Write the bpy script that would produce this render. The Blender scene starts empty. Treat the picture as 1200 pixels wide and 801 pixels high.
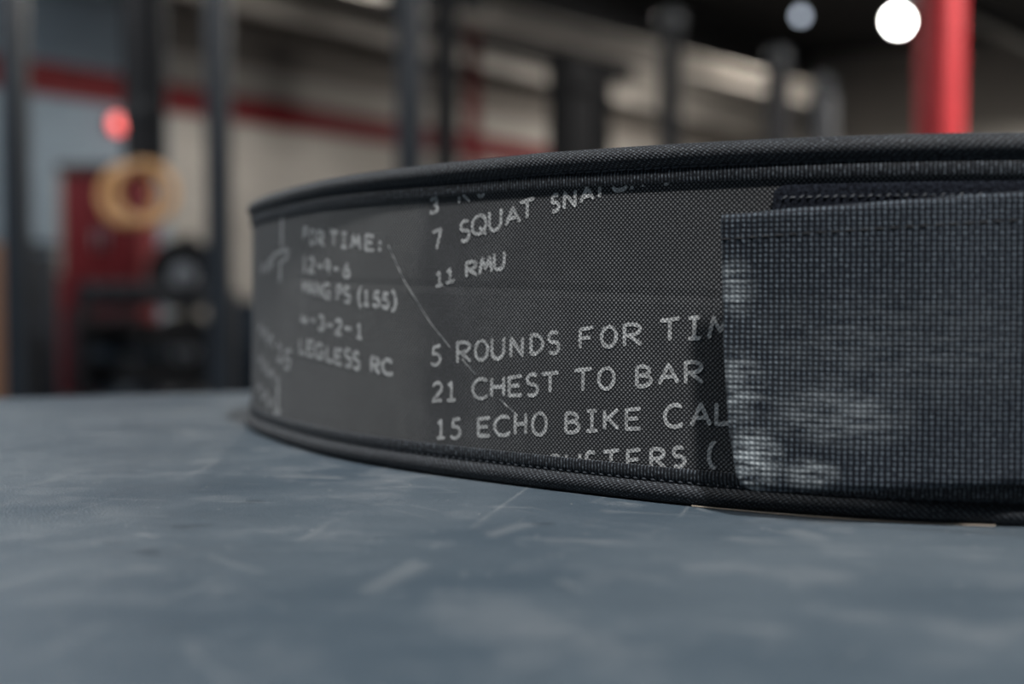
import bpy, bmesh, math, random
from mathutils import Vector, Matrix, Euler
C = bpy.context.scene.collection
SC = bpy.context.scene
random.seed(7)
PI = math.pi

# ------------------------------------------------------------------ camera
BOX_TOP = 0.60                                   # height of the padded box the belt stands on
EYE = BOX_TOP + 0.0593
cam_d = bpy.data.cameras.new('camera'); cam = bpy.data.objects.new('camera', cam_d); C.objects.link(cam)
PITCH = math.atan(58.5 / 1500.0)
cam.location = (0, 0, EYE); cam.rotation_euler = (PI / 2 - PITCH, 0, 0)
cam_d.sensor_width = 36; cam_d.lens = 45; cam_d.clip_start = 0.02
cam_d.dof.use_dof = True; cam_d.dof.focus_distance = 0.368; cam_d.dof.aperture_fstop = 5.6
SC.camera = cam
# ------------------------------------------------------------------ world, exposure
W = bpy.data.worlds.new('world'); SC.world = W; W.use_nodes = True
W.node_tree.nodes['Background'].inputs[0].default_value = (0.52, 0.70, 0.90, 1)
W.node_tree.nodes['Background'].inputs[1].default_value = 0.115
vs = SC.view_settings; vs.view_transform = 'Standard'; vs.look = 'None'; vs.gamma = 1; vs.use_curve_mapping = False
vs.exposure = 0.0
# high bay lamps: (x, y, z, watts, colour); each gets a housing further down
LAMPS = [
    ((0.50, -0.90, 3.30), 138, (1.0, 0.985, 0.97), 0.10),
    ((-2.90, 1.60, 3.75), 118, (0.96, 0.98, 1.0), 0.25),
    ((-0.9, 9.2, 3.35), 52, (1.0, 0.95, 0.88), 0.30),  # added out of view to light the striped wall
    ((3.4, 14.4, 4.35), 165, (1.0, 0.94, 0.87), 0.30),  # unseen, put in for the far end of the left wall
    ((4.2, 5.0, 3.35), 240, (1.0, 0.95, 0.90), 0.30),  # added outside the frame to brighten the red column
    ((-4.3, 7.0, 3.35), 34, (0.72, 0.86, 1.0), 0.30),  # unseen cool lamp, added for the blue-grey wall
    ((8.2, 17.3, 3.35), 230, (1.0, 0.96, 0.90), 0.30),  # added past the right edge so the back wall is lit
]

# ------------------------------------------------------------------ node helpers
class NT:
    def __init__(s, name):
        s.m = bpy.data.materials.new(name); s.m.use_nodes = True
        s.t = s.m.node_tree; s.n = s.t.nodes; s.l = s.t.links
        s.b = s.n['Principled BSDF']
    def new(s, typ, **kw):
        nd = s.n.new(typ)
        for k, v in kw.items(): setattr(nd, k, v)
        return nd
    def put(s, sock, v):
        if isinstance(v, bpy.types.NodeSocket): s.l.new(v, sock)
        elif isinstance(v, (tuple, list)) and len(v) == 3 and sock.type == 'RGBA': sock.default_value = (*v, 1)
        else: sock.default_value = v
    def math(s, op, a, b=0.0, c=0.0, clamp=False):
        nd = s.new('ShaderNodeMath', operation=op, use_clamp=clamp)
        s.put(nd.inputs[0], a); s.put(nd.inputs[1], b); s.put(nd.inputs[2], c)
        return nd.outputs[0]
    def mix(s, f, a, b):
        nd = s.new('ShaderNodeMix', data_type='RGBA')
        s.put(nd.inputs[0], f); s.put(nd.inputs[6], a); s.put(nd.inputs[7], b)
        return nd.outputs[2]
    def remap(s, v, a, b, c=0.0, d=1.0):
        nd = s.new('ShaderNodeMapRange'); nd.clamp = True
        s.put(nd.inputs[0], v)
        for i, q in enumerate((a, b, c, d)): s.put(nd.inputs[i + 1], q)
        return nd.outputs[0]
    def uv(s):
        nd = s.new('ShaderNodeUVMap'); sp = s.new('ShaderNodeSeparateXYZ'); s.l.new(nd.outputs[0], sp.inputs[0])
        return nd.outputs[0], sp.outputs[0], sp.outputs[1]
    def obj(s): return s.new('ShaderNodeTexCoord').outputs['Object']
    def scaled(s, vec, sc):
        nd = s.new('ShaderNodeVectorMath', operation='MULTIPLY'); s.put(nd.inputs[0], vec); nd.inputs[1].default_value = sc
        return nd.outputs[0]
    def noise(s, vec, scale, detail=3.0, rough=0.5):
        nd = s.new('ShaderNodeTexNoise'); s.put(nd.inputs['Vector'], vec); nd.inputs['Scale'].default_value = scale
        nd.inputs['Detail'].default_value = detail; nd.inputs['Roughness'].default_value = rough
        return nd.outputs['Fac']
    def bump(s, h, strength, dist):
        nd = s.new('ShaderNodeBump'); s.put(nd.inputs['Height'], h)
        nd.inputs['Strength'].default_value = strength; nd.inputs['Distance'].default_value = dist
        s.l.new(nd.outputs[0], s.b.inputs['Normal'])
    def set(s, **kw):
        for k, v in kw.items(): s.put(s.b.inputs[k.replace('_', ' ')], v)
        return s.m

def plain(name, col, rough=0.6, metal=0.0, var=0.12, scale=6.0, bump=0.0):
    t = NT(name); f = t.noise(t.obj(), scale, 4)
    lo = tuple(c * (1 - var) for c in col); hi = tuple(min(1, c * (1 + var)) for c in col)
    t.set(Base_Color=t.mix(t.remap(f, .3, .7), lo, hi), Roughness=rough, Metallic=metal)
    if bump: t.bump(t.noise(t.obj(), scale * 20, 2), 0.4, bump)
    return t.m

def emitter(name, col, power):
    t = NT(name); t.set(Base_Color=(0.8, 0.8, 0.8), Emission_Color=col, Emission_Strength=power); return t.m

def weave(t, u, v, pu, pv, brick=True):
    """thread height 0..1 of a plain weave with period pu x pv metres"""
    a = t.math('COSINE', t.math('MULTIPLY', u, 2 * PI / pu)); b = t.math('COSINE', t.math('MULTIPLY', v, 2 * PI / pv))
    if brick:                                            # threads staggered like bricks
        return t.math('MULTIPLY_ADD', t.math('MULTIPLY', a, b), 0.5, 0.5)
    a = t.math('MULTIPLY_ADD', a, 0.5, 0.5); b = t.math('MULTIPLY_ADD', b, 0.30, 0.70)
    return t.math('MULTIPLY', a, b)

M = {}
# canvas of the belt's face: a chalkboard print on a plain weave
def canvas(name, chalk, amount=1.0):
    t = NT(name); uv, u, v = t.uv()
    w1 = t.noise(t.scaled(uv, (1, 1, 1)), 900, 1)
    uw = t.math('ADD', u, t.math('MULTIPLY', t.math('SUBTRACT', w1, .5), 0.00030))
    vw = t.math('ADD', v, t.math('MULTIPLY', t.math('SUBTRACT', t.noise(uv, 700, 1), .5), 0.00030))
    h = weave(t, uw, vw, 0.00142, 0.00134)
    th = t.remap(h, 0.50, 0.97)
    gl = t.noise(uv, 1500, 1)                            # thread to thread variation
    if chalk:
        n = t.remap(t.noise(uv, 420, 3, .6), .30, .62)
        f = t.math('MULTIPLY', t.math('MULTIPLY_ADD', th, .55, .45), t.math('MULTIPLY_ADD', n, .6 * amount, .4 * amount))
        col = t.mix(f, (0.030, 0.030, 0.031), (0.93, 0.94, 0.93))
    else:
        sm = t.remap(t.noise(t.scaled(uv, (1, .8, 1)), 38, 4, .6), .46, .75)          # smeared chalk dust
        base = t.mix(sm, (0.25, 0.255, 0.262), (0.43, 0.437, 0.445))
        base = t.mix(t.math('MULTIPLY', gl, .45), base, (0.07, 0.07, 0.073))
        pale_left = t.math('MULTIPLY', t.remap(t.math('ADD', u, t.math('MULTIPLY', t.noise(uv, 60, 3), .03)), .196, .212, 1, 0), t.remap(t.noise(uv, 22, 4, .6), .25, .7, .55, 1))
        base = t.mix(t.math('MULTIPLY', pale_left, .42), base, (0.55, 0.545, 0.53))               # the lighter left half of the print
        col = t.mix(th, t.mix(pale_left, (0.008, 0.009, 0.011), (0.022, 0.023, 0.024)), base)
    t.set(Base_Color=col, Roughness=0.72, Sheen_Weight=0.12, Sheen_Roughness=0.45, Specular_IOR_Level=0.3)
    cr = t.math('ABSOLUTE', t.math('SUBTRACT', t.math('MULTIPLY_ADD', u, .03, v), 0.0665))          # a faint lengthwise crease
    t.bump(t.math('ADD', h, t.remap(cr, 0, .0022, -.9, 0)), 0.55, 0.00022)
    return t.m
M['canvas'] = canvas('printed_canvas', False)
M['chalk'] = canvas('chalk_print', True)
M['chalk_faint'] = canvas('faint_chalk_print', True, .95)
# binding tape: ribbed grosgrain below its seam, a coarse twill over the piped roll
def binding(name):
    t = NT(name); uv, u, v = t.uv()                      # v: metres across the tape, 0 at the seam
    jit = t.math('MULTIPLY', t.math('SUBTRACT', t.noise(uv, 600, 1), .5), 0.0004)
    uj = t.math('ADD', u, jit)
    rib = t.math('MULTIPLY_ADD', t.math('COSINE', t.math('MULTIPLY', uj, 2 * PI / 0.00112)), .5, .5)
    rib = t.math('MULTIPLY', rib, t.remap(t.noise(uv, 900, 2), .3, .65, .55, 1.0))
    tw = weave(t, t.math('ADD', uj, t.math('MULTIPLY', v, 0.45)), t.math('ADD', v, jit), 0.00175, 0.0012)
    roll = t.math('GREATER_THAN', v, 0.0)
    h = t.math('ADD', t.math('MULTIPLY', tw, roll), t.math('MULTIPLY', rib, t.math('SUBTRACT', 1.0, roll)))
    th = t.remap(h, 0.5, 1.0)
    sp = t.remap(t.noise(uv, 1300, 1), .35, .7)
    hi = t.mix(roll, t.mix(sp, (0.030, 0.038, 0.048), (0.25, 0.29, 0.33)), t.mix(sp, (0.006, 0.009, 0.013), (0.17, 0.195, 0.22)))
    t.set(Base_Color=t.mix(th, (0.004, 0.005, 0.008), hi), Roughness=0.62, Sheen_Weight=0.10, Sheen_Roughness=0.4, Specular_IOR_Level=0.3)
    t.bump(h, 0.7, 0.0003)
    return t.m
M['binding'] = binding('woven_binding')
# hook and loop strap: a grid of cords with worn, whitened fuzz
def strapmat():
    t = NT('strap_webbing'); uv, u, v = t.uv()
    jit = t.math('MULTIPLY', t.math('SUBTRACT', t.noise(uv, 450, 2), .5), 0.0005)
    uj = t.math('ADD', u, jit); vj = t.math('ADD', v, t.math('MULTIPLY', t.math('SUBTRACT', t.noise(uv, 520, 2), .5), 0.0007))
    h = weave(t, uj, vj, 0.00142, 0.00132, False)
    th = t.remap(h, 0.32, 0.98)
    streak = t.noise(t.scaled(uv, (0.35, 1.6, 1)), 330, 3, .65)
    fine = t.noise(uv, 1400, 1)
    def spot(cu, cv, ru, rv):
        du = t.math('DIVIDE', t.math('SUBTRACT', u, cu), ru); dv = t.math('DIVIDE', t.math('SUBTRACT', v, cv), rv)
        d = t.math('SQRT', t.math('ADD', t.math('MULTIPLY', du, du), t.math('MULTIPLY', dv, dv)))
        return t.remap(d, 0.25, 1.0, 1.0, 0.0)
    wear = t.math('MULTIPLY', spot(0.3085, 0.060, 0.0085, 0.010), 0.75)
    for s, k in (((0.3150, 0.0155, 0.0095, 0.0100), 1.25), ((0.3110, 0.034, 0.009, 0.012), 0.7), ((0.330, 0.0125, 0.008, 0.005), 0.85),
                 ((0.335, 0.028, 0.022, 0.010), 0.38), ((0.345, 0.045, 0.05, 0.02), 0.13), ((0.306, 0.047, 0.002, 0.035), 0.8)):
        wear = t.math('MAXIMUM', wear, t.math('MULTIPLY', spot(*s), k))
    wn = t.math('MULTIPLY', wear, t.math('MULTIPLY', t.remap(streak, .37, .63), t.math('MULTIPLY_ADD', t.math('COSINE', t.math('MULTIPLY', vj, 2 * PI / 0.00132)), .38, .74)), clamp=True)
    cord = t.mix(t.remap(fine, .3, .75), (0.028, 0.042, 0.060), (0.24, 0.295, 0.345))
    base = t.mix(th, (0.004, 0.006, 0.011), cord)
    worn = t.mix(t.math('MULTIPLY_ADD', th, .6, .4), (0.13, 0.17, 0.20), (0.82, 0.88, 0.90))
    t.set(Base_Color=t.mix(wn, base, worn), Roughness=0.75, Sheen_Weight=0.1, Sheen_Roughness=0.4, Specular_IOR_Level=0.25)
    t.bump(h, 0.8, 0.0004)
    return t.m
M['strap'] = strapmat()
def fleece():
    t = NT('loop_fleece'); uv, u, v = t.uv()
    n = t.noise(uv, 1100, 3, .7)
    t.set(Base_Color=t.mix(t.remap(n, .42, .75), (0.003, 0.004, 0.008), (0.035, 0.043, 0.06)), Roughness=0.9, Specular_IOR_Level=0.15)
    t.bump(n, 0.9, 0.0006)
    return t.m
M['fleece'] = fleece()
M['thread'] = plain('black_thread', (0.035, 0.042, 0.052), .55, scale=900)
M['tan'] = plain('tan_cord', (0.42, 0.35, 0.28), .6, scale=900)
def vinyl():
    t = NT('scuffed_vinyl'); o = t.obj()
    big = t.noise(t.scaled(o, (1, 1.5, 1)), 9, 4, .55); mid = t.noise(t.scaled(o, (1, 1, 1)), 46, 5, .6)
    col = t.mix(t.remap(big, .35, .68), (0.047, 0.068, 0.088), (0.088, 0.110, 0.129))
    col = t.mix(t.remap(mid, .54, .76, 0, .40), col, (0.175, 0.187, 0.197))                      # chalky scuffs
    col = t.mix(t.remap(t.noise(o, 60, 3), .66, .74, 0, .6), col, (0.030, 0.043, 0.056))       # dark marks
    for rot, sc, th in ((0.5, 30, .012), (-0.9, 22, .009), (1.25, 38, .009)):                   # fine scratches
        r = t.new('ShaderNodeVectorRotate', rotation_type='Z_AXIS'); t.put(r.inputs['Vector'], o); r.inputs['Angle'].default_value = rot
        w = t.noise(t.scaled(r.outputs[0], (0.10, 1, 1)), sc, 1)
        d = t.math('ABSOLUTE', t.math('SUBTRACT', w, .5))
        brk = t.remap(t.noise(o, 17 + sc, 1), .52, .62)
        col = t.mix(t.math('MULTIPLY', t.remap(d, 0, th, .22, 0), brk), col, (0.30, 0.31, 0.31))
    sp = t.new('ShaderNodeTexVoronoi'); t.put(sp.inputs['Vector'], o); sp.inputs['Scale'].default_value = 320
    dot = t.math('MULTIPLY', t.math('LESS_THAN', sp.outputs['Distance'], .12), t.math('GREATER_THAN', t.noise(o, 90, 1), .60))
    col = t.mix(t.math('MULTIPLY', dot, .6), col, (0.5, 0.5, 0.48))                             # dust specks
    grain = t.noise(o, 1300, 2, .6)
    t.set(Base_Color=col, Roughness=t.remap(mid, .3, .7, .36, .50), Specular_IOR_Level=0.6)
    t.bump(t.math('ADD', grain, t.math('MULTIPLY', mid, .4)), 0.5, 0.0009)
    return t.m
M['vinyl'] = vinyl()
def blocks(name, lo, hi):
    t = NT(name); o = t.obj(); b = t.new('ShaderNodeTexBrick'); sp = t.new('ShaderNodeSeparateXYZ'); t.put(sp.inputs[0], o)
    cb = t.new('ShaderNodeCombineXYZ'); t.put(cb.inputs[0], sp.outputs[0]); t.put(cb.inputs[1], sp.outputs[2]); t.put(b.inputs['Vector'], cb.outputs[0])
    b.inputs['Scale'].default_value = 1; b.inputs['Brick Width'].default_value = .4; b.inputs['Row Height'].default_value = .2; b.inputs['Mortar Size'].default_value = .006
    b.inputs['Color1'].default_value = (*lo, 1); b.inputs['Color2'].default_value = (*hi, 1); b.inputs['Mortar'].default_value = (*(c * .7 for c in lo), 1)
    t.set(Base_Color=t.mix(t.remap(t.noise(o, 1.3, 4), .35, .7, 0, .35), b.outputs['Color'], tuple(c * .75 for c in lo)), Roughness=.8); return t.m
M['wall_warm'] = blocks('painted_block_beige', (0.43, 0.40, 0.36), (0.47, 0.44, 0.40))
M['wall_cool'] = blocks('block_blue_grey', (0.26, 0.33, 0.39), (0.29, 0.36, 0.42))  # bluer block for the left stretch of wall
M['wall_brown'] = blocks('block_brown_grey', (0.17, 0.15, 0.13), (0.19, 0.17, 0.15))  # darker block for the field above the stripe
M['red_paint'] = plain('red_paint', (0.17, 0.001, 0.005), .7)
M['red_gloss'] = plain('red_gloss_paint', (0.72, 0.045, 0.055), .5)
M['rubber'] = plain('black_rubber', (0.012, 0.013, 0.015), .8, scale=30)
M['black_steel'] = plain('black_powder_coat', (0.012, 0.014, 0.018), .45)
M['dark_steel'] = plain('grey_blue_powder_coat', (0.024, 0.032, 0.043), .42)
M['steel'] = plain('brushed_steel', (0.55, 0.57, 0.60), .32, 1.0)
M['navy'] = plain('navy_rubber', (0.005, 0.011, 0.021), .6)
M['blue'] = plain('blue_grey_plastic', (0.030, 0.055, 0.085), .55)
M['ceiling'] = plain('black_ceiling', (0.009, 0.010, 0.012), .9)
M['white_paint'] = plain('off_white_paint', (0.50, 0.47, 0.43), .6, var=.3, scale=1.2)
M['wood'] = plain('varnished_birch', (0.80, 0.45, 0.20), .35, scale=40)
M['ply'] = plain('birch_plywood', (0.50, 0.26, 0.15), .6, scale=20)
M['webbing'] = plain('black_webbing', (0.015, 0.015, 0.018), .8, scale=60)
M['floor'] = plain('rubber_floor', (0.020, 0.021, 0.023), .85, var=.4, scale=60)
M['lamp_white'] = emitter('lamp_glow', (1.0, 0.98, 0.94), 38.0)
M['glint_dim'] = emitter('dim_glint_glow', (0.75, 0.85, 1.0), 2.2)
M['knob'] = plain('grey_plastic_cap', (0.09, 0.10, 0.11), .4)
M['dark_wood'] = plain('dark_stained_wood', (0.06, 0.035, 0.03), .6)
M['pale_wood'] = plain('pale_wood_trim', (0.42, 0.36, 0.30), .6)
M['red_dark'] = plain('dark_red_paint', (0.035, 0.005, 0.009), .5)
M['navy2'] = plain('navy_foam', (0.018, 0.040, 0.070), .8)
M['lamp_red'] = emitter('red_lamp_glow', (1.0, 0.06, 0.05), 2.2)

# ------------------------------------------------------------------ mesh helpers
class MB:
    def __init__(s): s.v = []; s.f = []
    def grid(s, rows, closed_u=False, closed_v=False):
        n = len(rows); m = len(rows[0]); b = len(s.v)
        for r in rows: s.v += [tuple(p) for p in r]
        for i in range(n if closed_u else n - 1):
            for j in range(m if closed_v else m - 1):
                i2 = (i + 1) % n; j2 = (j + 1) % m
                s.f.append((b + i * m + j, b + i * m + j2, b + i2 * m + j2, b + i2 * m + j))
        return b
    def box(s, c, d, rot=0.0, bev=0.0):
        bm = bmesh.new(); bmesh.ops.create_cube(bm, size=1)
        bmesh.ops.scale(bm, vec=d, verts=bm.verts)
        if bev: bmesh.ops.bevel(bm, geom=bm.edges[:], offset=bev, segments=3, affect='EDGES', profile=.5)
        bmesh.ops.rotate(bm, verts=bm.verts, matrix=Matrix.Rotation(rot, 3, 'Z')); bmesh.ops.translate(bm, vec=c, verts=bm.verts)
        s.bm(bm); return s
    def bm(s, bm):
        b = len(s.v); bm.verts.index_update()
        s.v += [tuple(v.co) for v in bm.verts]; s.f += [tuple(b + v.index for v in f.verts) for f in bm.faces]; bm.free()
    def tube(s, pts, r, seg=16, cap=True, radii=None):
        pts = [Vector(p) for p in pts]; rows = []; up = None
        for i, p in enumerate(pts):
            t = (pts[min(i + 1, len(pts) - 1)] - pts[max(i - 1, 0)]).normalized()
            if up is None: up = t.orthogonal().normalized()
            up = (up - t * up.dot(t)).normalized(); side = t.cross(up); rr = radii[i] if radii else r
            rows.append([p + (up * math.cos(a) + side * math.sin(a)) * rr for a in (2 * PI * k / seg for k in range(seg))])
        b = s.grid(rows, False, True)
        if cap:
            s.f.append(tuple(b + k for k in range(seg))); e = b + (len(rows) - 1) * seg
            s.f.append(tuple(e + k for k in reversed(range(seg))))
        return s
    def disc(s, c, axis, r, th, seg=40, prof=None):
        """turned body about axis through c: prof = list of (radius, offset)"""
        ax = Vector(axis).normalized(); up = ax.orthogonal().normalized(); sd = ax.cross(up); c = Vector(c)
        prof = prof or [(0, -th / 2), (r * .94, -th / 2), (r, -th * .36), (r, th * .36), (r * .94, th / 2), (0, th / 2)]
        rows = [[c + ax * o + (up * math.cos(2 * PI * k / seg) + sd * math.sin(2 * PI * k / seg)) * max(rr, 1e-5) for k in range(seg)] for rr, o in prof]
        s.grid(rows, False, True); return s
    def ring(s, c, axis, R, r, seg=48, sg=16):
        ax = Vector(axis).normalized(); up = ax.orthogonal().normalized(); sd = ax.cross(up); c = Vector(c); rows = []
        for i in range(seg):
            a = 2 * PI * i / seg; d = up * math.cos(a) + sd * math.sin(a)
            rows.append([c + d * (R + r * math.cos(2 * PI * k / sg)) + ax * r * math.sin(2 * PI * k / sg) for k in range(sg)])
        s.grid(rows, True, True); return s
    def build(s, name, mat, parent=None, uv=None, angle=40, origin=None):
        me = bpy.data.meshes.new(name); me.from_pydata(s.v, [], s.f); me.validate()
        bm = bmesh.new(); bm.from_mesh(me); bmesh.ops.recalc_face_normals(bm, faces=bm.faces); bm.to_mesh(me); bm.free()
        if uv:
            ul = me.uv_layers.new(name='UVMap')
            for poly in me.polygons:
                us = [uv[me.loops[i].vertex_index] for i in poly.loop_indices]; mx = max(q[0] for q in us)
                for i, q in zip(poly.loop_indices, us):
                    ul.data[i].uv = (q[0] + (LOOP if mx - q[0] > LOOP / 2 else 0), q[1])
        me.polygons.foreach_set('use_smooth', [True] * len(me.polygons)); me.set_sharp_from_angle(angle=math.radians(angle))
        me.materials.append(mat)
        o = bpy.data.objects.new(name, me); C.objects.link(o)
        if parent: o.parent = parent
        return o

def tag(o, label, cat, group=None):
    o['label'] = label; o['category'] = cat
    if group: o['group'] = group
    return o
def thing(name, label, cat, loc=(0, 0, 0), rot=0.0, group=None):
    o = bpy.data.objects.new(name, None); C.objects.link(o); o.location = loc; o.rotation_euler = (0, 0, rot)
    o.empty_display_size = .1
    return tag(o, label, cat, group)
def struct(o): o['kind'] = 'structure'; return o
def copy_thing(root, loc, label, rot=None):
    r = root.copy(); C.objects.link(r); r.location = loc; r['label'] = label
    if rot is not None: r.rotation_euler = (0, 0, rot)
    for ch in list(root.children):
        c = ch.copy(); C.objects.link(c); c.parent = r
        for g in ch.children:
            d = g.copy(); C.objects.link(d); d.parent = c
    return r

# ------------------------------------------------------------------ the room
CEIL = 4.6
def wall(name, p0, p1, z0, z1, mat, th=.2):
    p0 = Vector(p0); p1 = Vector(p1); d = p1 - p0; n = Vector((d.y, -d.x)).normalized()
    if n.dot(-p0) < 0: n = -n                                  # n points into the room; the wall's body lies behind its face
    mid = (p0 + p1) / 2 - n * th / 2
    m = MB(); m.box((0, 0, 0), (d.length, th, z1 - z0))
    o = m.build(name, mat); o.location = (mid.x, mid.y, (z0 + z1) / 2); o.rotation_euler = (0, 0, math.atan2(d.y, d.x))
    return struct(o)
A0 = Vector((-3.68, 9.2)); WD = Vector((0.57, 0.82)).normalized(); WN = Vector((WD.y, -WD.x))
def on_wall(t, off=0.0): return A0 + WD * t + WN * off
WEND = on_wall(15.4); RD = Vector((WD.y, -WD.x))
wall('wall_left_bay', on_wall(-5), on_wall(1.55), 0, CEIL, M['wall_cool'])
wall('wall_left', on_wall(1.55), WEND, 0, CEIL, M['wall_warm'])
wall('wall_back', WEND, WEND + RD * 16, 0, CEIL, M['wall_warm'])
m = MB(); m.box((4, 9, -.05), (30, 36, .1)); struct(m.build('floor', M['floor']))
m = MB(); m.box((4, 9, CEIL + .05), (30, 36, .1)); struct(m.build('ceiling', M['ceiling']))
# red stripe painted along the left wall, a brown-grey field above it
def wall_strip(name, t0, t1, z0, z1, mat, proud):
    m = MB(); a = on_wall((t0 + t1) / 2, proud / 2)
    m.box((a.x, a.y, (z0 + z1) / 2), (t1 - t0, proud, z1 - z0), math.atan2(WD.y, WD.x))
    return struct(m.build(name, mat))
wall_strip('trim_1', -5, 15.3, 2.12, 2.36, M['red_paint'], .008)
wall_strip('trim_2', 1.55, 15.3, 2.62, 3.02, M['wall_brown'], .006)
wall_strip('trim_3', -5, 9.2, 3.02, CEIL, M['ceiling'], .005)
wall_strip('trim_4', 9.2, 15.3, 3.75, CEIL, M['ceiling'], .005)
def beam(name, p0, p1, h, w, mat):
    p0 = Vector(p0); p1 = Vector(p1); d = p1 - p0; L_ = d.length
    m = MB(); m.box((0, 0, h / 2 - .012), (L_, w, .024)); m.box((0, 0, -h / 2 + .012), (L_, w, .024)); m.box((0, 0, 0), (L_, .02, h - .04))
    o = m.build(name, mat); o.location = (p0 + p1) / 2; o.rotation_euler = (0, 0, math.atan2(d.y, d.x)); return struct(o)
beam('ceiling_beam', (-3.02, 8.0, 3.08), (3.9, 16.2, 3.08), .22, .2, M['white_paint'])
b0 = on_wall(-.5, .16); b1 = on_wall(15.2, .16)
beam('ceiling_beam', (b0.x, b0.y, 3.12), (b1.x, b1.y, 3.12), .2, .2, M['white_paint'])
beam('ceiling_beam', (0.9, 8.2, 3.36), (7.0, 15.6, 3.36), .16, .14, M['dark_steel'])

# ------------------------------------------------------------------ the padded box the belt stands on
th = math.atan2(0.0496, 0.1286)
bx = MB(); bx.box((0, 0, BOX_TOP / 2), (1.30, 0.98, BOX_TOP), 0, .014)
e = Vector((math.cos(th), math.sin(th))); pr = Vector((math.sin(th), -math.cos(th)))
bc = Vector((-0.2228, 0.7408)) + e * 0.34 - pr * 0.0 + pr * 0.48
box_root = thing('padded_box', 'large blue-grey vinyl padded box whose scuffed top carries the belt', 'padded box', (bc.x, bc.y, 0), th)
bx.build('vinyl_cover', M['vinyl'], box_root, angle=60)

# ------------------------------------------------------------------ the belt
OUTLINE = [(-0.1179,0.5849),(-0.1169,0.5730),(-0.1145,0.5613),(-0.1110,0.5498),(-0.1068,0.5386),(-0.1021,0.5276),(-0.0971,0.5168),(-0.0918,0.5061),(-0.0863,0.4954),(-0.0805,0.4849),(-0.0745,0.4746),(-0.0682,0.4644),(-0.0614,0.4546),(-0.0541,0.4451),(-0.0464,0.4359),(-0.0382,0.4272),(-0.0297,0.4187),(-0.0210,0.4106),(-0.0120,0.4027),(-0.0029,0.3949),(0.0063,0.3872),(0.0155,0.3796),(0.0249,0.3722),(0.0344,0.3648),(0.0440,0.3578),(0.0539,0.3511),(0.0641,0.3448),(0.0747,0.3392),(0.0855,0.3342),(0.0967,0.3299),(0.1082,0.3265),(0.1199,0.3239),(0.1317,0.3222),(0.1437,0.3214),(0.1556,0.3216),(0.1675,0.3229),(0.1793,0.3252),(0.1907,0.3287),(0.2017,0.3334),(0.2122,0.3392),(0.2219,0.3461),(0.2309,0.3541),(0.2389,0.3629),(0.2461,0.3725),(0.2522,0.3828),(0.2573,0.3936),(0.2615,0.4048),(0.2647,0.4163),(0.2669,0.4281),(0.2683,0.4400),(0.2688,0.4519),(0.2686,0.4639),(0.2677,0.4758),(0.2662,0.4877),(0.2641,0.4995),(0.2614,0.5111),(0.2580,0.5226),(0.2540,0.5339),(0.2494,0.5449),(0.2440,0.5556),(0.2380,0.5660),(0.2314,0.5759),(0.2241,0.5854),(0.2162,0.5944),(0.2078,0.6030),(0.1989,0.6110),(0.1896,0.6185),(0.1799,0.6255),(0.1699,0.6320),(0.1595,0.6379),(0.1488,0.6432),(0.1378,0.6480),(0.1266,0.6522),(0.1151,0.6558),(0.1036,0.6588),(0.0919,0.6613),(0.0800,0.6632),(0.0682,0.6647),(0.0562,0.6657),(0.0443,0.6664),(0.0323,0.6667),(0.0204,0.6667),(0.0084,0.6664),(-0.0035,0.6657),(-0.0155,0.6647),(-0.0273,0.6632),(-0.0391,0.6610),(-0.0507,0.6582),(-0.0621,0.6545),(-0.0732,0.6499),(-0.0837,0.6442),(-0.0934,0.6372),(-0.1020,0.6289),(-0.1091,0.6193),(-0.1142,0.6085),(-0.1171,0.5969)]
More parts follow.
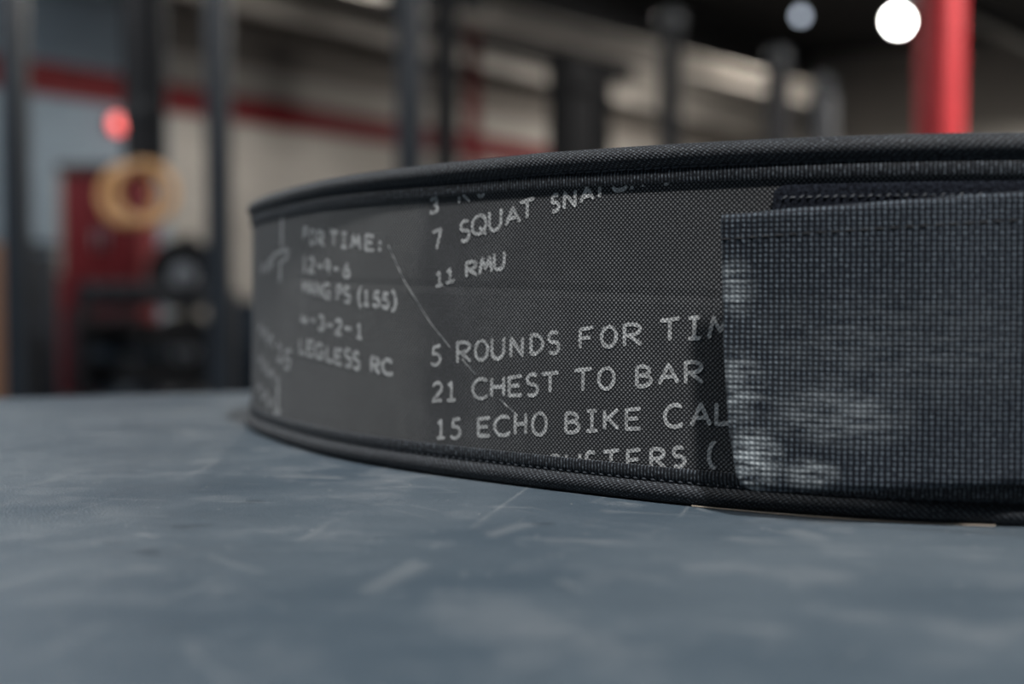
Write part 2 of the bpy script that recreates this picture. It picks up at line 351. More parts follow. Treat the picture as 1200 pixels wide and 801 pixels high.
WRITING = {
 'for_time': [('F',10888,7924,11472,7871,10896,8373),('O',11599,7709,12143,7660,11609,8278),('R',12303,7638,13031,7570,12312,8186),('T',13427,7609,14135,7538,13434,8156),('I',14359,7519,14792,7474,14365,8044),('M',15059,7446,15710,7376,15064,7959),('E',15927,7381,16551,7312,15931,7928),(':',16776,7310,16972,7287,16778,7697)],
 'nine': [('1',10912,6722,11275,6697,10922,7281),('2',11495,6666,12126,6623,11505,7235),('-',12368,6681,12869,6644,12375,7089),('9',13054,6582,13553,6544,13061,7106),('-',13793,6571,14221,6536,13798,6968),('6',14474,6456,15049,6408,14479,6986)],
 'hang': [('H',10897,5904,11437,5866,10907,6429),('A',11480,5818,12113,5772,11490,6360),('N',12194,5773,12781,5728,12203,6307),('G',12894,5709,13577,5654,12901,6272),('P',14015,5619,14433,5582,14022,6204),('S',14558,5571,15040,5526,14564,6141),('(',15554,5379,15802,5354,15561,6167),('1',15911,5485,16280,5447,15915,5989),('5',16460,5443,16910,5394,16464,5974),('5',16984,5404,17414,5356,16987,5930),(')',17530,5248,17806,5217,17535,6016)],
 'four': [('4',10687,4694,11504,4654,10695,5121),('-',11720,4672,12297,4641,11727,5105),('3',12494,4555,13099,4520,12502,5085),('-',13244,4496,13801,4461,13251,5003),('2',13935,4422,14451,4387,13941,4984),('-',14638,4416,15175,4377,14643,4905),('1',15461,4337,15847,4306,15465,4831)],
 'legless': [('L',10571,3620,11220,3588,10583,4211),('E',11353,3568,12078,3529,11363,4139),('G',12159,3517,13048,3462,12168,4070),('L',13230,3441,13788,3402,13238,4013),('E',13856,3378,14503,3328,13862,3927),('S',14657,3308,15135,3267,14664,3955),('S',15222,3263,15701,3219,15228,3870),('R',16341,3179,16944,3117,16345,3734),('C',17017,3168,17679,3095,17021,3701)],
 'rope': [('3',19414,8463,19872,8507,19416,8950),('R',20724,8720,21284,8775,20725,9314),('O',21540,8870,21972,8913,21541,9499)],
 'squat': [('7',19547,7258,20026,7336,19550,7913),('S',20834,7473,21281,7549,20836,8169),('Q',21337,7635,22007,7749,21338,8291),('U',22042,7761,22640,7864,22043,8434),('A',22744,7950,23375,8058,22744,8473),('T',23308,8087,23942,8196,23308,8680),('S',24544,8285,24863,8341,24543,8813),('N',24990,8356,25506,8446,24989,8873),('A',25598,8531,26131,8625,25597,8937),('T',26071,8610,26549,8694,26070,9072),('C',26696,8765,27291,8872,26695,9278),('H',27363,8819,27814,8901,27360,9392),('E',28420,8912,28797,8983,28417,9511)],
 'rmu': [('1',19744,6096,20140,6155,19746,6559),('1',20218,6204,20642,6268,20219,6657),('R',21075,6362,21627,6446,21076,6866),('M',21681,6451,22254,6540,21682,6985),('U',22272,6565,22778,6644,22272,7142)],
 'rounds': [('5',19534,3515,20053,3566,19536,4179),('R',20692,3642,21403,3712,20694,4335),('O',21532,3740,22109,3797,21533,4403),('U',22198,3804,22795,3863,22199,4511),('N',22967,3896,23562,3955,22967,4527),('D',23746,4013,24323,4069,23745,4636),('S',24453,4048,24918,4094,24452,4734),('F',25593,4234,26174,4291,25592,4873),('O',26400,4294,26962,4349,26398,4924),('R',27122,4338,27821,4407,27119,5010),('T',28361,4514,29047,4581,28358,5159),('I',29245,4605,29685,4649,29241,5222),('M',29864,4642,30613,4715,29860,5238)],
 'chest': [('2',19631,2351,20128,2402,19633,2996),('1',20304,2417,20747,2463,20306,3044),('C',21401,2520,22144,2597,21402,3187),('H',22197,2631,22812,2694,22198,3281),('E',22898,2695,23512,2758,22898,3336),('S',23629,2746,24128,2798,23629,3438),('T',24210,2854,24936,2928,24209,3487),('T',25441,2967,26133,3037,25439,3650),('O',26314,3072,26908,3132,26312,3724),('B',27572,3204,28161,3263,27569,3817),('A',28340,3310,29014,3378,28337,3885),('R',29133,3356,29770,3419,29130,3995)],
 'echo': [('1',19847,1169,20281,1217,19849,1781),('5',20475,1204,20971,1258,20477,1876),('E',21638,1360,22232,1424,21639,1974),('C',22338,1425,23070,1504,22339,2067),('H',23173,1526,23697,1582,23173,2205),('O',23881,1551,24472,1614,23880,2271),('B',25113,1716,25707,1779,25112,2343),('I',25892,1820,26348,1868,25890,2457),('K',26497,1911,27073,1971,26495,2524),('E',27233,1960,27818,2020,27230,2589),('C',28524,2091,29180,2158,28520,2763),('A',29377,2191,30007,2253,29373,2841),('L',30095,2279,30581,2327,30091,2904)],
 'thrust': [('T',23292,166,23865,247,23292,824),('H',23998,285,24490,354,23997,938),('R',24587,391,25068,458,24586,1038),('U',25163,495,25757,577,25162,1129),('S',25880,609,26306,668,25878,1244),('T',26501,689,27107,772,26499,1320),('E',27310,783,27823,853,27307,1409),('R',28075,897,28625,970,28072,1499),('S',28813,1005,29239,1061,28810,1594),('(',29913,1019,30166,1052,29908,1830)],
}

NO = len(OUTLINE); OV = [Vector(p) for p in OUTLINE]
LOOP = sum((OV[(i + 1) % NO] - OV[i]).length for i in range(NO))
STEP = LOOP / NO
def curve(u):
    """point and outward normal of the belt's face at arc length u"""
    f = (u / STEP) % NO; i = int(f); t = f - i
    p0, p1, p2, p3 = (OV[(i + k) % NO] for k in (-1, 0, 1, 2))
    q = 0.5 * (2 * p1 + (p2 - p0) * t + (2 * p0 - 5 * p1 + 4 * p2 - p3) * t * t + (3 * p1 - p0 - 3 * p2 + p3) * t ** 3)
    d = 0.5 * ((p2 - p0) + 2 * (2 * p0 - 5 * p1 + 4 * p2 - p3) * t + 3 * (3 * p1 - p0 - 3 * p2 + p3) * t * t)
    d.normalize(); return q, Vector((d.y, -d.x))
def lerp_tab(tab, x):
    if x <= tab[0][0]: return tab[0][1]
    for (a, fa), (b, fb) in zip(tab, tab[1:]):
        if x <= b:
            s = (x - a) / (b - a); return fa + (fb - fa) * s
    return tab[-1][1]
RISE = [(-.1, -.0008), (.03, -.0012), (.13, .0004), (.24, .0013), (.32, .0003), (.40, -.0006), (.60, 0), (1.2, 0)]   # the belt is not quite evenly tall
BC = Vector((0.085, 0.49))
def surf(u, n, z, warp=True):
    q, nn = curve(u)
    uu = u if u < LOOP * .85 else u - LOOP
    if warp: z = z + lerp_tab(RISE, uu) * z / .1
    q = q + nn * (n - 0.0014 * z / .1) - BC
    return (q.x, q.y, z)
belt = thing('weightlifting_belt', 'black woven belt with chalk-style workout writing curled on its edge', 'belt', (BC.x, BC.y, BOX_TOP))
NU = 480
def sweep(name, prof, mat, parent, vs_=None, u0=0.0, u1=None, closed=True, n=NU):
    m = MB(); uv = []
    rows = []
    for i in range(n if u1 is None else n + 1):
        u = u0 + ((LOOP if u1 is None else (u1 - u0)) * i / n)
        rows.append([surf(u, a, z) for a, z in prof])
        uv += [(u, vv) for vv in (vs_ or [z for _, z in prof])]
    m.grid(rows, u1 is None, True)
    return m.build(name, mat, parent, uv=uv, angle=50)
fine = [(0.0, .006 + .088 * k / 24) for k in range(25)]
sweep('printed_canvas', fine + [(-.0062, .094), (-.0062, .006)], M['canvas'], belt)
# edge binding: flat ribbed tape, seam, then a piped roll over the edge
half = [(-.0002, .0892), (.0008, .0893), (.0010, .0900), (.0010, .0922), (.0007, .0929), (.0001, .0933), (.0004, .0937), (.0013, .0943), (.0021, .0953),
        (.0024, .0966), (.0021, .0979), (.0013, .0990), (.0002, .0997), (-.0014, .1000), (-.0046, .1000), (-.0062, .0995), (-.0078, .0985),
        (-.0084, .0968), (-.0080, .0950), (-.0070, .0937), (-.0072, .0900), (-.0068, .0892)]
acc = [0.0]
for (a, b), (c, d) in zip(half, half[1:]): acc.append(acc[-1] + math.hypot(c - a, d - b))
seam = acc[5]
top_b = sweep('top_binding', half, M['binding'], belt, [x - seam for x in acc])
low = [(n * .95, (.1 - z) * .935) for n, z in half]
bot_b = sweep('bottom_binding', low, M['binding'], belt, [x - seam for x in acc])
def stitches(name, pairs, r, mat, parent, sag=.0003):
    """a seam of separate thread dashes: pairs of (u, n, z) ends"""
    m = MB()
    for (ua, na, za), (ub, nb, zb) in pairs:
        mid = ((ua + ub) / 2, (na + nb) / 2 + sag, (za + zb) / 2)
        m.tube([surf(ua, na - .0002, za), surf(*mid), surf(ub, nb - .0002, zb)], r, 8, radii=[r * .7, r, r * .7])
    return m.build(name, mat, parent)
ns = int(LOOP / .0029)
stitches('stitching', [((k * .0029, .0004, .0933), (k * .0029 + .0022, .0004, .0935)) for k in range(ns)], 0.00042, M['thread'], top_b)
stitches('stitching', [((k * .0029, .0004, .0064), (k * .0029 + .0022, .0004, .0062)) for k in range(ns)], .00034, M['thread'], bot_b)
m = MB(); m.tube([surf(.2955 + .078 * k / 90, 0.0023, .00036) for k in range(91)], .00017, 8)
m.build('edge_cord', M['tan'], bot_b)['label'] = 'thin tan cord along the bottom edge'
# dark fleece patch sewn to the face, most of it under the strap
def slab(name, left, zb, zt, nout, thick, u1, mat, parent, nu=200, nv=60, rim=.0005):
    """flat piece following the belt: left edge given as (z, u), lower and upper edges as functions of u"""
    z0, z1 = zb(left[0][1]), zt(left[-1][1]); m = MB(); uv = []
    rows = []
    for i in range(nu + 1):
        s = i / nu; ro = []; 
        for j in range(nv + 1):
            t = j / nv; ul = lerp_tab(left, z0 + (z1 - z0) * t); u = ul + (u1 - ul) * s ** 1.25
            z = zb(u) + (zt(u) - zb(u)) * t
            edge = i in (0, nu) or j in (0, nv)
            ro.append((u, nout(u, t) - (rim if edge else 0), z))
        rows.append(ro)
    nm = nv + 1
    o_b = m.grid([[surf(u, n, z, False) for u, n, z in r] for r in rows]); uv += [(u, z) for r in rows for u, n, z in r]
    i_b = m.grid([[surf(u, n - thick + (2 * rim if n < nout(u, .5) - rim * .5 else 0), z, False) for u, n, z in r] for r in rows]); uv += [(u, z) for r in rows for u, n, z in r]
    per = [i * nm for i in range(nu + 1)] + [nu * nm + j for j in range(1, nm)] + [i * nm + nv for i in range(nu - 1, -1, -1)] + [j for j in range(nv - 1, 0, -1)]
    for a, b in zip(per, per[1:] + per[:1]): m.f.append((o_b + a, o_b + b, i_b + b, i_b + a))
    return m.build(name, mat, parent, uv=uv, angle=70)
patch = slab('fleece_patch', [(.030, .3172), (.0840, .3172), (.0855, .3174), (.0868, .3183), (.0874, .3192), (.0876, .3205)],
             lambda u: .030, lambda u: .0876 - .008 * max(0, u - .33), lambda u, t: .0016, .0015, .50, M['fleece'], belt, rim=.0003)
stitches('stitching', [((.3195 + k * .0022, .0016, .0832 + (k % 2) * .0006), (.3195 + k * .0022 + .0016, .0016, .0845 - (k % 2) * .0004)) for k in range(70)], .00028, M['thread'], patch)
# the wide closing strap, standing a few millimetres off the face
def sm(a, b, x):
    t = min(1, max(0, (x - a) / (b - a))); return t * t * (3 - 2 * t)
def s_out(u, t):
    ripple = .00035 * math.sin(u * 210 + t * 2.2) * sm(.30, .33, u) + .0003 * math.sin(t * 7 + u * 60)
    return .0108 - .0040 * sm(.31, .38, u) - .0046 * sm(.42, .60, u) + ripple
zb_ = lambda u: lerp_tab([(.30, .0070), (.3185, .0073), (.340, .0088), (.379, .0116), (.43, .0140), (.60, .0150)], u)
zt_ = lambda u: lerp_tab([(.30, .0793), (.3065, .0796), (.339, .0816), (.378, .0842), (.43, .0868), (.60, .0872)], u)
strap = slab('closing_strap', [(.0070, .3192), (.0074, .3154), (.0084, .3129), (.0110, .3113), (.0237, .3092), (.0461, .3074), (.0785, .3063), (.0798, .3068)],
             zb_, zt_, s_out, .0020, .62, M['strap'], belt, rim=.00055)
strap['label'] = 'wide blue-black webbing strap with whitened fuzz at its end'
stitches('stitching', [((.3066 + k * .0034, s_out(.3066 + k * .0034, .9), zt_(.3066 + k * .0034) - .0068), (.3066 + k * .0034 + .0026, s_out(.3066 + k * .0034 + .0026, .9), zt_(.3066 + k * .0034 + .0026) - .0068)) for k in range(80)], .0003, M['rubber'], strap, .0001)

# ------------------------------------------------------------------ writing on the belt
def arc(cx, cy, rx, ry, a0, a1, n=12):
    return [(cx + rx * math.cos(math.radians(a0 + (a1 - a0) * k / n)), cy + ry * math.sin(math.radians(a0 + (a1 - a0) * k / n))) for k in range(n + 1)]
G = {
 'A': [[(0, 0), (.5, 1), (1, 0)], [(.22, .36), (.8, .36)]],
 'B': [[(.08, 0), (.08, 1)], [(.08, 1)] + arc(.35, .77, .5, .23, 90, -90) + [(.12, .54)], [(.3, .54)] + arc(.42, .27, .55, .27, 90, -90) + [(.08, 0)]],
 'C': [arc(.58, .5, .55, .5, 48, 318, 18)],
 'D': [[(.1, 0), (.1, 1)], [(0, .98)] + arc(.25, .5, .72, .5, 88, -88, 16) + [(.05, 0)]],
 'E': [[(1, 1), (.08, .96), (.08, .02), (1, 0)], [(.08, .5), (.85, .53)]],
 'F': [[(1, 1), (.1, .95), (.1, 0)], [(.1, .5), (.8, .52)]],
 'G': [arc(.55, .5, .52, .5, 50, 300, 16) + [(.95, .12), (.95, .45), (.55, .45)]],
 'H': [[(.06, 1), (.06, 0)], [(.94, 1), (.94, 0)], [(.06, .5), (.94, .5)]],
 'I': [[(.5, 1), (.5, 0)], [(.05, 1), (.95, 1)], [(0, 0), (1, 0)]],
 'K': [[(.08, 1), (.08, 0)], [(.95, 1), (.1, .42)], [(.3, .55), (1, 0)]],
 'L': [[(.1, 1), (.08, 0), (1, .02)]],
 'M': [[(0, 0), (.2, 1), (.5, .3), (.8, 1), (1, 0)]],
 'N': [[(.05, 0), (.08, 1), (.9, .05), (.92, 1)]],
 'O': [arc(.5, .5, .5, .5, 100, 462, 24)],
 'P': [[(.1, 0), (.1, 1)], [(.1, 1)] + arc(.42, .74, .5, .26, 90, -90) + [(.1, .48)]],
 'Q': [arc(.5, .53, .48, .47, 100, 462, 24), [(.5, .38), (1, -.04)]],
 'R': [[(.1, 0), (.08, .98)], [(.0, .96), (.35, 1)] + arc(.42, .74, .5, .25, 80, -90) + [(.15, .48)], [(.35, .48), (1, 0)]],
 'S': [arc(.52, .76, .44, .24, 35, 245, 12) + arc(.5, .26, .48, .27, 78, -140, 14)],
 'T': [[(0, .97), (1, 1)], [(.5, .98), (.5, 0)]],
 'U': [[(.04, 1), (.06, .38)] + arc(.5, .36, .44, .36, 190, 350, 12) + [(.96, 1)]],
 '1': [[(.1, .8), (.5, 1), (.5, 0)], [(0, 0), (1, 0)]],
 '2': [arc(.5, .72, .45, .28, 165, -35, 10) + [(.02, .02), (1, .02)]],
 '3': [arc(.45, .76, .42, .24, 150, -80, 10), arc(.45, .26, .5, .27, 88, -150, 12)],
 '4': [[(.3, 1), (.05, .4), (1, .4)], [(.75, .9), (.7, 0)]],
 '5': [[(.95, 1), (.3, .96), (.2, .58)] + arc(.45, .3, .5, .3, 105, -150, 12)],
 '6': [[(.7, 1), (.25, .6)] + arc(.5, .28, .42, .28, 160, -200, 18)],
 '7': [[(0, .95), (1, 1), (.5, 0)]],
 '9': [arc(.45, .72, .42, .27, 20, 380, 18) + [(.85, .5), (.75, 0)]],
 '(': [[(1, 1)] + arc(1.1, .5, 1.0, .5, 115, 245, 10) + [(1, 0)]],
 ')': [[(0, 1)] + arc(-.1, .5, 1.0, .5, 65, -65, 10) + [(0, 0)]],
 ':': [[(.0, .86), (1, .78)], [(.0, .2), (1, .12)]],
 '-': [[(.02, .5), (.98, .52)]],
}
def ribbon(m, uv, pts, w, n, jit=0.0):
    """a chalk stroke laid on the belt: pts in (u, z) metres"""
    out = []
    for (a, b), (c, d) in zip(pts, pts[1:]):
        k = max(1, int(math.hypot(c - a, d - b) / .0005)); out += [(a + (c - a) * i / k, b + (d - b) * i / k) for i in range(k)]
    out.append(pts[-1]); run = []
    for i, (u, z) in enumerate(out):
        ztop = .0893 + lerp_tab(RISE, u) * .89 - .0001
        if not (.0097 < z < ztop):
            if len(run) > 2: flush(m, uv, run, w, n)
            run = []; continue
        run.append((u + random.uniform(-jit, jit), z + random.uniform(-jit, jit)))
    if len(run) > 1: flush(m, uv, run, w, n)
def flush(m, uv, run, w, n):
    rows = []
    for i, (u, z) in enumerate(run):
        a = run[max(0, i - 2)]; b = run[min(len(run) - 1, i + 2)]
        dx, dz = b[0] - a[0], b[1] - a[1]; l = math.hypot(dx, dz) or 1; dx, dz = dx / l, dz / l
        ww = w * (.6 if i in (0, len(run) - 1) else 1) * random.uniform(.85, 1.1)
        r = [(u - dz * ww * s, z + dx * ww * s) for s in (-.5, 0, .5)]
        rows.append([surf(p, n, q, False) for p, q in r]); uv += r
    m.grid(rows)
for key, line in WRITING.items():
    m = MB(); uv = []
    wd = .0016 if key in ('for_time', 'nine', 'hang', 'four', 'legless') else .00122
    for k, (ch, u0, z0, u1, z1, u2, z2) in enumerate(line):
        o = Vector((u0, z0)) * 1e-5; X = Vector((u1, z1)) * 1e-5 - o; Y = Vector((u2, z2)) * 1e-5 - o
        o = o + Y * .04; Y = Y * .92; o = o + X * .05; X = X * .9
        for st in G[ch]: ribbon(m, uv, [tuple(o + X * a + Y * b) for a, b in st], wd, .00010 + .00001 * (k % 3), .00005)
    m.build('chalk_writing', M['chalk'], belt, uv=uv)
E5 = 1e-5
def marks(name, strokes, w, n):
    for s in strokes:                                       # every stroke a part of its own
        m = MB(); uv = []; ribbon(m, uv, [(a * E5, b * E5) for a, b in s], w, n, .00006)
        m.build(name, M['chalk_faint'], belt, uv=uv)
marks('chalk_scratch', [[(17333, 7508), (18237, 6269), (19498, 4959), (20445, 4153)]], .00045, .00008)
marks('chalk_scratch', [[(20976, 3816), (21604, 3299)], [(22568, 2624), (23326, 2141)]], .0004, .00008)
marks('chalk_rule', [[(8365, 8888), (8337, 7748)], [(8205, 7179), (8125, 6336)], [(7971, 2597), (7934, 1160)]], .0030, .00008)
marks('chalk_scribble', [[(6255, 7118), (7352, 7437), (8677, 7570), (9283, 7552), (9225, 7355), (8553, 7138), (7962, 7015)],
    [(4956, 6716), (5486, 7098), (6022, 6737), (6544, 7216), (6809, 6864), (7221, 7338)],
    [(4471, 4270), (5055, 4644), (5379, 4082), (6022, 4419), (6298, 3831), (7002, 4202), (7249, 3658)],
    [(7941, 3822), (8241, 3867), (8225, 3222), (7743, 3233), (8686, 3177)], [(9674, 3654), (9032, 3628), (8914, 3322), (9561, 3286), (9342, 2943), (8795, 2981)],
    [(4615, 2975), (5348, 3226), (5494, 2663), (6274, 3058), (6401, 2504), (7224, 2760), (7342, 2353)],
    [(4361, 1800), (5134, 2070), (5451, 1449), (6237, 1861), (6362, 1203), (7194, 1652), (7561, 1060), (8410, 1199)]], .0016, .00009)

# ------------------------------------------------------------------ lamps
lamp_labels = ['round high bay lamp hanging just before the belt', 'wide round high bay lamp hanging left of the padded box', 'unseen round high bay lamp added to light the red striped wall',
               'unseen round high bay lamp added to light the far end of the red striped wall', 'unseen round high bay lamp added right of the red column to light it', 'unseen round high bay lamp added to light the blue-grey wall at the far left', 'unseen round high bay lamp added to light the back wall far right']
def high_bay(loc, label, r, mat):
    t = thing('high_bay_lamp', label, 'lamp', loc, 0, 'high bay lamps')
    MB().disc((0, 0, 0), (0, 0, 1), r, 0, prof=[(r * .92, .02), (r, 0.0), (r * 1.04, .02), (r * .8, .07), (r * .45, .12), (r * .4, .2), (0, .21)]).build('housing', M['black_steel'], t)
    MB().disc((0, 0, .012), (0, 0, 1), r * .93, .01).build('diffuser', mat, t)
    MB().tube([(0, 0, .2), (0, 0, CEIL - loc[2])], .006, 8).build('cable', M['webbing'], t)
    return t
for (loc, watts, col, r), lab in zip(LAMPS, lamp_labels):
    high_bay(loc, lab, r, M['lamp_white'])
    ld = bpy.data.lights.new('high_bay_light', 'AREA'); ld.shape = 'DISK'; ld.size = r * 1.7; ld.energy = watts; ld.color = col
    lo = bpy.data.objects.new('high_bay_light', ld); C.objects.link(lo); lo.location = (loc[0], loc[1], loc[2] - .01)
Z = lambda py, y: EYE + (342 - py) / 1500 * y      # rough height of an image row at depth y, used to size the far things
X = lambda px, y: (px - 600) / 1500 * y
def spot_lamp(loc, label, r, mat, hang):
    t = thing('spotlight', label, 'lamp', loc, 0, 'globe spotlights')
    MB().disc((0, 0, 0), (0, -1, 0), r, 0, prof=[(0, r * .75), (r * .5, r * .68), (r * .8, r * .45), (r, 0), (r * .98, -r * .1)]).build('lens', mat, t)
    MB().disc((0, 0, 0), (0, -1, 0), r, 0, prof=[(r * .97, .01), (r * 1.06, .0), (r * 1.06, -r * .6), (r * .6, -r * 1.2), (0, -r * 1.25)]).build('housing', M['black_steel'], t)
    MB().tube([(0, r * .6, r * .8), (0, r * .6, hang)], .01, 8).build('stem', M['black_steel'], t)
    return t
spot_lamp((X(1048, 12.2), 12.2, Z(28, 12.2)), 'brightest white spotlight glowing beside the top of the red column', .105, M['lamp_white'], CEIL - Z(28, 12.2))
spot_lamp((X(935, 13.0), 13.0, Z(22, 13.0)), 'small dim white glint built as a glowing spotlight left of the brightest one', .05, M['glint_dim'], CEIL - Z(22, 13.0))  # a small reflection, built as a glowing lens

# ------------------------------------------------------------------ red column
t = thing('steel_column', 'round glossy red steel column rising behind the belt at the right', 'column', (X(1098, 6.2), 6.2, 0))
MB().tube([(0, 0, .012), (0, 0, CEIL - .012)], .108, 48).build('shaft', M['red_gloss'], t)
MB().box((0, 0, .006), (.32, .32, .012), .2).build('base_plate', M['red_paint'], t)
MB().box((0, 0, CEIL - .006), (.32, .32, .012), .2).build('cap_plate', M['red_paint'], t)

# ------------------------------------------------------------------ pull-up rig at the left with its ring
def post(mb, x, y, z0, z1, w):
    mb.box((x, y, (z0 + z1) / 2), (w, w, z1 - z0), 0, w * .08); return mb
RY, RF = 4.7, 5.4; xa, xb, xc = X(21, RY), X(258, RY), X(171, RF)
rig = thing('pull_up_rig', 'tall black steel pull-up rig with upright posts before the blue-grey wall', 'rig', (xa, RY, 0))
def rig_part(mb, name, mat, par=None): return mb.build(name, mat, par or rig)
for (x, y, mt, w) in ((0, 0, 'dark_steel', .082), (xb - xa, 0, 'dark_steel', .082)):
    rig_part(post(MB(), x, y, .01, 2.7, w), 'upright', M[mt])
    rig_part(MB().box((x, y, .005), (.2, .2, .01)), 'foot_plate', M['black_steel'])
rig_part(MB().tube([(0, 0, 2.64), (xb - xa, 0, 2.64)], .017, 16), 'pull_up_bar', M['black_steel'])
rig_part(MB().box((X(176, RY) - xa, 0, (2.625 + Z(198, RY)) / 2), (.125, .05, 2.625 - Z(198, RY)), 0, .006), 'drop_post', M['black_steel'])
def gym_ring(px, py, y, label, turn):
    rx, rz = X(px, y), Z(py, y)
    r = thing('gymnastic_ring', label, 'gymnastic ring', (rx, y, rz - .12), 0, 'gymnastic rings')
    MB().ring((0, 0, .12), (turn, 1, 0), 0.102, .0195).build('wooden_hoop', M['wood'], r)
    MB().box((0, 0, (2.66 - rz + .12 + .225) / 2), (.038, .004, 2.66 - rz - .105)).build('strap', M['webbing'], r)
    MB().box((.0, -.006, .42), (.05, .014, .06), 0, .004).build('buckle', M['black_steel'], r)
gym_ring(153, 229, 4.76, 'left one of the two wooden gymnastic rings hanging from the rig', .08)
gym_ring(171, 227, 4.64, 'right one of the two wooden gymnastic rings hanging from the rig', -.08)
# bumper plates on pegs of the rig and standing on the floor
def bumper(loc, label, rad, th_, rot, mat):
    p = thing('bumper_plate', label, 'weight plate', loc, rot, 'bumper plates')
    MB().disc((0, 0, rad), (0, 1, 0), rad, th_, prof=[(.03, -th_ * .35), (rad * .42, -th_ * .35), (rad * .46, -th_ * .22), (rad * .80, -th_ * .22), (rad * .84, -th_ * .5), (rad * .97, -th_ * .5), (rad, -th_ * .4),
         (rad, th_ * .4), (rad * .97, th_ * .5), (rad * .84, th_ * .5), (rad * .80, th_ * .22), (rad * .46, th_ * .22), (rad * .42, th_ * .35), (.03, th_ * .35)]).build('disc', mat, p)
    MB().disc((0, 0, rad), (0, 1, 0), .06, th_ * .8, prof=[(.0255, -th_ * .42), (.075, -th_ * .42), (.08, -th_ * .36), (.08, th_ * .36), (.075, th_ * .42), (.0255, th_ * .42), (.0255, -th_ * .42)]).build('hub', M['steel'], p)
    return p

# ------------------------------------------------------------------ second rig: a grey-blue post and a black post
def stand(name, label, cat, posts, h, w, ys, extra=None, group=None):
    t = thing(name, label, cat, (posts[0][0], ys[0], 0), 0, group)
    for (x, mt), y in zip(posts, ys):
        post(MB(), x - posts[0][0], y - ys[0], .01, h, w).build('upright', M[mt], t)
        MB().box((x - posts[0][0], y - ys[0] - .12, .02), (w, .6, .04)).build('foot', M[mt], t)
    return t
y1, y2 = 4.5, 5.2
t = stand('power_rack', 'tall black power rack with two posts left of the belt\'s middle', 'rack', [(X(481, y1), 'dark_steel'), (X(523, y2), 'rubber')], 2.75, .09, (y1, y2))
MB().tube([(0, 0, 2.68), (X(523, y2) - X(481, y1), y2 - y1, 2.68)], .03).build('crossbar', M['black_steel'], t)
MB().box((X(512, y2) - X(481, y1), y2 - y1 + .05, 1.98), (.40, .05, .34), .1, .01).build('top_panel', M['black_steel'], t)
y3 = 6.0
t = stand('squat_stand', 'black squat stand with two close posts behind the middle of the belt', 'rack', [(X(656, y3), 'rubber'), (X(702, y3 + .3), 'rubber')], Z(62, y3), .11, (y3, y3 + .3))
MB().tube([(0, 0, Z(95, y3)), (X(702, y3 + .3) - X(656, y3), .3, Z(95, y3))], .05).build('crossbar', M['rubber'], t)
MB().box((X(680, y3) - X(656, y3), .15, Z(150, y3)), (.16, .04, .62), .6, .01).build('back_panel', M['rubber'], t)
def knob_post(px, y, top, label, w, mt):
    x = X(px, y); h = Z(top, y); t = thing('rack_post', label, 'post', (x, y, 0), 0, 'single rack posts')
    post(MB(), 0, 0, .01, h, w).build('upright', M[mt], t)
    MB().disc((0, 0, h + .05), (0, 0, 1), .06, 0, prof=[(0, -.06), (.045, -.05), (.07, -.02), (.07, .02), (.045, .055), (0, .065)]).build('round_cap', M['knob'], t)
    MB().box((0, 0, .006), (.3, .3, .012)).build('foot_plate', M[mt], t)
    return t
knob_post(784, 6.6, 40, 'tall dark post with a pale round cap just right of the squat stand', .10, 'black_steel')
knob_post(909, 7.2, 82, 'dark post with a round cap below the small dim glint', .12, 'black_steel')
knob_post(962, 8.2, 112, 'short dark post standing nearest the red column', .15, 'dark_steel')
red_y = 12.4
t = thing('red_post', 'thin red steel post beside the black power rack', 'post', (X(554, red_y), red_y, 0))
post(MB(), 0, 0, .01, CEIL, .13).build('upright', M['red_paint'], t)
MB().box((0, 0, .006), (.25, .25, .012)).build('foot_plate', M['red_paint'], t)

# ------------------------------------------------------------------ left background furniture
cy = 8.0; cx0, cx1 = X(72, cy), X(163, cy); ch = Z(203, cy)
cab = thing('storage_cabinet', 'red steel storage cabinet standing before the blue-grey wall', 'cabinet', ((cx0 + cx1) / 2, cy + .25, 0))
cw = cx1 - cx0
MB().box((0, 0, ch / 2), (cw, .42, ch - .0), 0, .008).build('body', M['red_paint'], cab)
MB().box((0, 0, ch + .03), (cw + .05, .46, .06), 0, .006).build('top', M['dark_wood'], cab)
for s in (-1, 1):
    d = MB().box((s * cw / 4, -.22, ch * .69), (cw / 2 - .012, .02, ch * .56), 0, .004).build('door', M['red_paint'], cab)
    MB().box((s * .03, -.24, ch * .7), (.014, .02, .12), 0, .004).build('handle', M['steel'], d)
d = MB().box((0, -.22, ch * .2), (cw - .012, .02, ch * .36), 0, .004).build('drawer', M['red_dark'], cab)
MB().box((0, -.24, ch * .3), (.14, .02, .02), 0, .004).build('handle', M['steel'], d)
zl = Z(322, cy)
MB().box((-cw / 2 - .035, -.1, (ch + zl) / 2), (.055, .05, ch - zl), 0, .004).build('side_trim', M['pale_wood'], cab)
MB().box((-cw / 2 - .02, -.15, zl / 2), (.10, .10, zl), 0, .004).build('leg', M['red_paint'], cab)
by = 6.0
b = thing('storage_bin', 'tall navy-black bin standing at the far left', 'bin', (X(40, by), by, 0))
hb = Z(286, by)
MB().box((0, 0, hb / 2 - .02), (.19, .16, hb - .04), 0, .02).build('body', M['navy'], b)
MB().box((0, 0, hb - .01), (.205, .175, .035), 0, .01).build('lid', M['navy'], b)
MB().box((0, -.085, hb * .72), (.09, .02, .05), 0, .006).build('handle', M['rubber'], b)
py = 5.0
p = thing('plyometric_box', 'birch plywood jump box cut off by the left edge of the view', 'jump box', (X(-96, py), py + .2, 0))
hp = Z(281, py)
MB().box((0, 0, hp / 2), (.405, .36, hp), 0, .004).build('panels', M['ply'], p)
MB().box((0, -.181, hp * .75), (.14, .004, .035), 0, .001).build('hand_hole', M['rubber'], p)
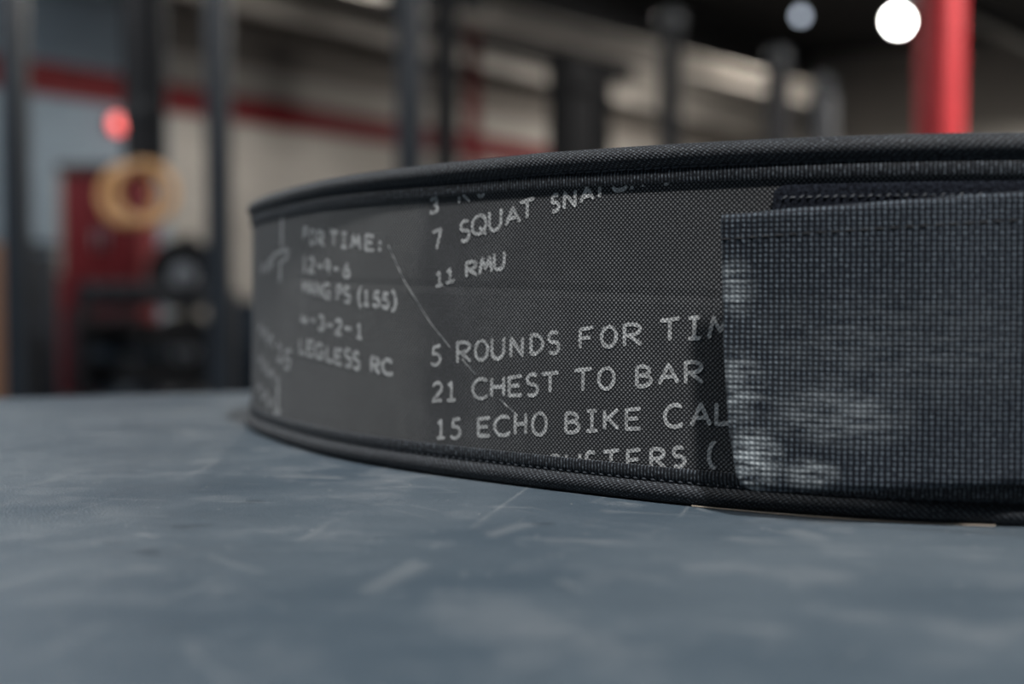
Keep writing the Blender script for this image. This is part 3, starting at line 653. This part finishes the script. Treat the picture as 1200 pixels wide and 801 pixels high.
# dumbbell rack with hexagonal dumbbells on two tiers
dy = 6.9; dx0, dx1 = X(92, dy), X(282, dy); dw = dx1 - dx0
dr = thing('dumbbell_rack', 'low black dumbbell rack in front of the red cabinet', 'rack', ((dx0 + dx1) / 2, dy, 0))
for s in (-1, 1):
    MB().box((s * (dw / 2 - .025), .0, .33), (.05, .08, .66), 0, .004).build('side_post', M['black_steel'], dr)
    MB().box((s * (dw / 2 - .025), 0, .02), (.05, .5, .04), 0, .004).build('foot', M['black_steel'], dr)
tiers = (.16, .38, .60)
for z in tiers: MB().box((0, -.06, z), (dw - .1, .30, .03), 0, .004).build('shelf', M['black_steel'], dr)
def dumbbell(loc, label, s):
    t = thing('dumbbell', label, 'dumbbell', loc, 0, 'dumbbells on the rack')
    for k in (-1, 1):
        r_ = .062 * s; MB().disc((0, k * .09, r_ * .866), (0, 1, 0), r_, .075, 6, [(0, -.04), (r_ * .85, -.04), (r_, -.025), (r_, .025), (r_ * .85, .04), (0, .04)]).build('head', M['navy'] if s < 1 else M['rubber'], t)
    MB().tube([(0, -.06, r_ * .866), (0, -.02, r_ * .866), (0, .02, r_ * .866), (0, .06, r_ * .866)], .015, 12, radii=[.014, .017, .017, .014]).build('handle', M['steel'], t)
    return t
ords = ['leftmost', 'second from left', 'third from left', 'fourth from left', 'fifth from left', 'rightmost']
protos = {}
for ti, (z, tn) in enumerate(zip(tiers, ('bottom', 'middle', 'top'))):
    for k in range(6):
        loc = ((dx0 + dx1) / 2 - dw / 2 + .1 + (dw - .2) * k / 5, dy - .06, z + .0152)
        lab = '%s black hexagonal dumbbell on the %s tier of the rack' % (ords[k], tn)
        if ti not in protos: protos[ti] = dumbbell(loc, lab, (1.1, 1.0, .9)[ti])
        else: copy_thing(protos[ti], loc, lab)
# plates behind and above the rack
def peg_tree(label, px, y):
    t = thing('plate_tree', label, 'plate rack', (X(px, y), y, 0))
    post(MB(), 0, 0, .04, 1.02, .07).build('post', M['black_steel'], t); MB().box((0, 0, .02), (.55, .5, .04), 0, .004).build('base', M['black_steel'], t)
    for z in (.30, .76): MB().tube([(0, -.03, z), (0, -.27, z)], .0245, 16).build('peg', M['steel'], t)
    return t
ty = 7.9
tree = peg_tree('black plate rack holding two large plates right of the red cabinet', 222, ty)
bumper((X(222, ty), ty - .10, .76 - .225), 'black bumper plate with a pale hub on the upper peg of the plate rack', .225, .09, 0, M['rubber'])
bumper((X(222, ty), ty - .10, .30 - .225), 'black bumper plate on the lower peg of the plate rack', .225, .09, 0, M['rubber'])
bumper((X(150, 7.35), 7.35, 0), 'blue-grey bumper plate standing on the floor before the cabinet', .225, .08, .25, M['blue'])
k = thing('kettlebell', 'dark kettlebell with a shiny handle on the dumbbell rack\'s top', 'kettlebell', (X(182, dy), dy - .05, .5152 + .12))
k.location.z = .0; k.location.y = dy - .42; k['label'] = 'dark kettlebell on the floor in front of the dumbbell rack'
MB().disc((0, 0, .0), (0, 0, 1), .1, 0, prof=[(0, 0), (.07, .0), (.1, .05), (.108, .1), (.09, .155), (.05, .185), (0, .19)]).build('bell', M['navy'], k)
MB().tube([(-.055, 0, .15), (-.07, 0, .21), (-.055, 0, .255), (0, 0, .27), (.055, 0, .255), (.07, 0, .21), (.055, 0, .15)], .016, 14).build('handle', M['black_steel'], k)
wy = 7.75
w_ = thing('rolled_mat', 'navy rolled exercise mat standing upright behind the belt\'s left end', 'mat', (X(291, wy), wy, 0))
hm = Z(352, wy)
m = MB(); sp = []
for i in range(140):
    a = i / 140 * 5.0 * 2 * PI; rr = .02 + .075 * i / 140; sp.append((rr * math.cos(a), rr * math.sin(a)))
m.grid([[(x, y, 0), (x, y, hm)] for x, y in sp] + [[(x * .93, y * .93, 0), (x * .93, y * .93, hm)] for x, y in reversed(sp)], True)
m.build('roll', M['navy2'], w_)
MB().ring((0, 0, hm * .6), (0, 0, 1), .097, .006).build('strap', M['webbing'], w_)
# red lamp on the wall
q = None
for i in range(400):
    pt = on_wall(-4 + i * .02, 0)
    if pt.x / pt.y >= (135 - 600) / 1500: q = on_wall(-4 + i * .02, .0); break
t = thing('red_lamp', 'small glowing red lamp on the wall under the red stripe', 'lamp', (q.x, q.y, Z(147, q.y)))
ax = (WN.x, WN.y, 0)
MB().disc((0, 0, 0), ax, .07, 0, prof=[(0, .001), (.085, .001), (.085, .03), (.07, .035), (0, .035)]).build('base', M['black_steel'], t)
MB().disc((0, 0, 0), ax, .07, 0, prof=[(.07, .035), (.068, .06), (.05, .085), (.025, .098), (0, .1)]).build('lens', M['lamp_red'], t)
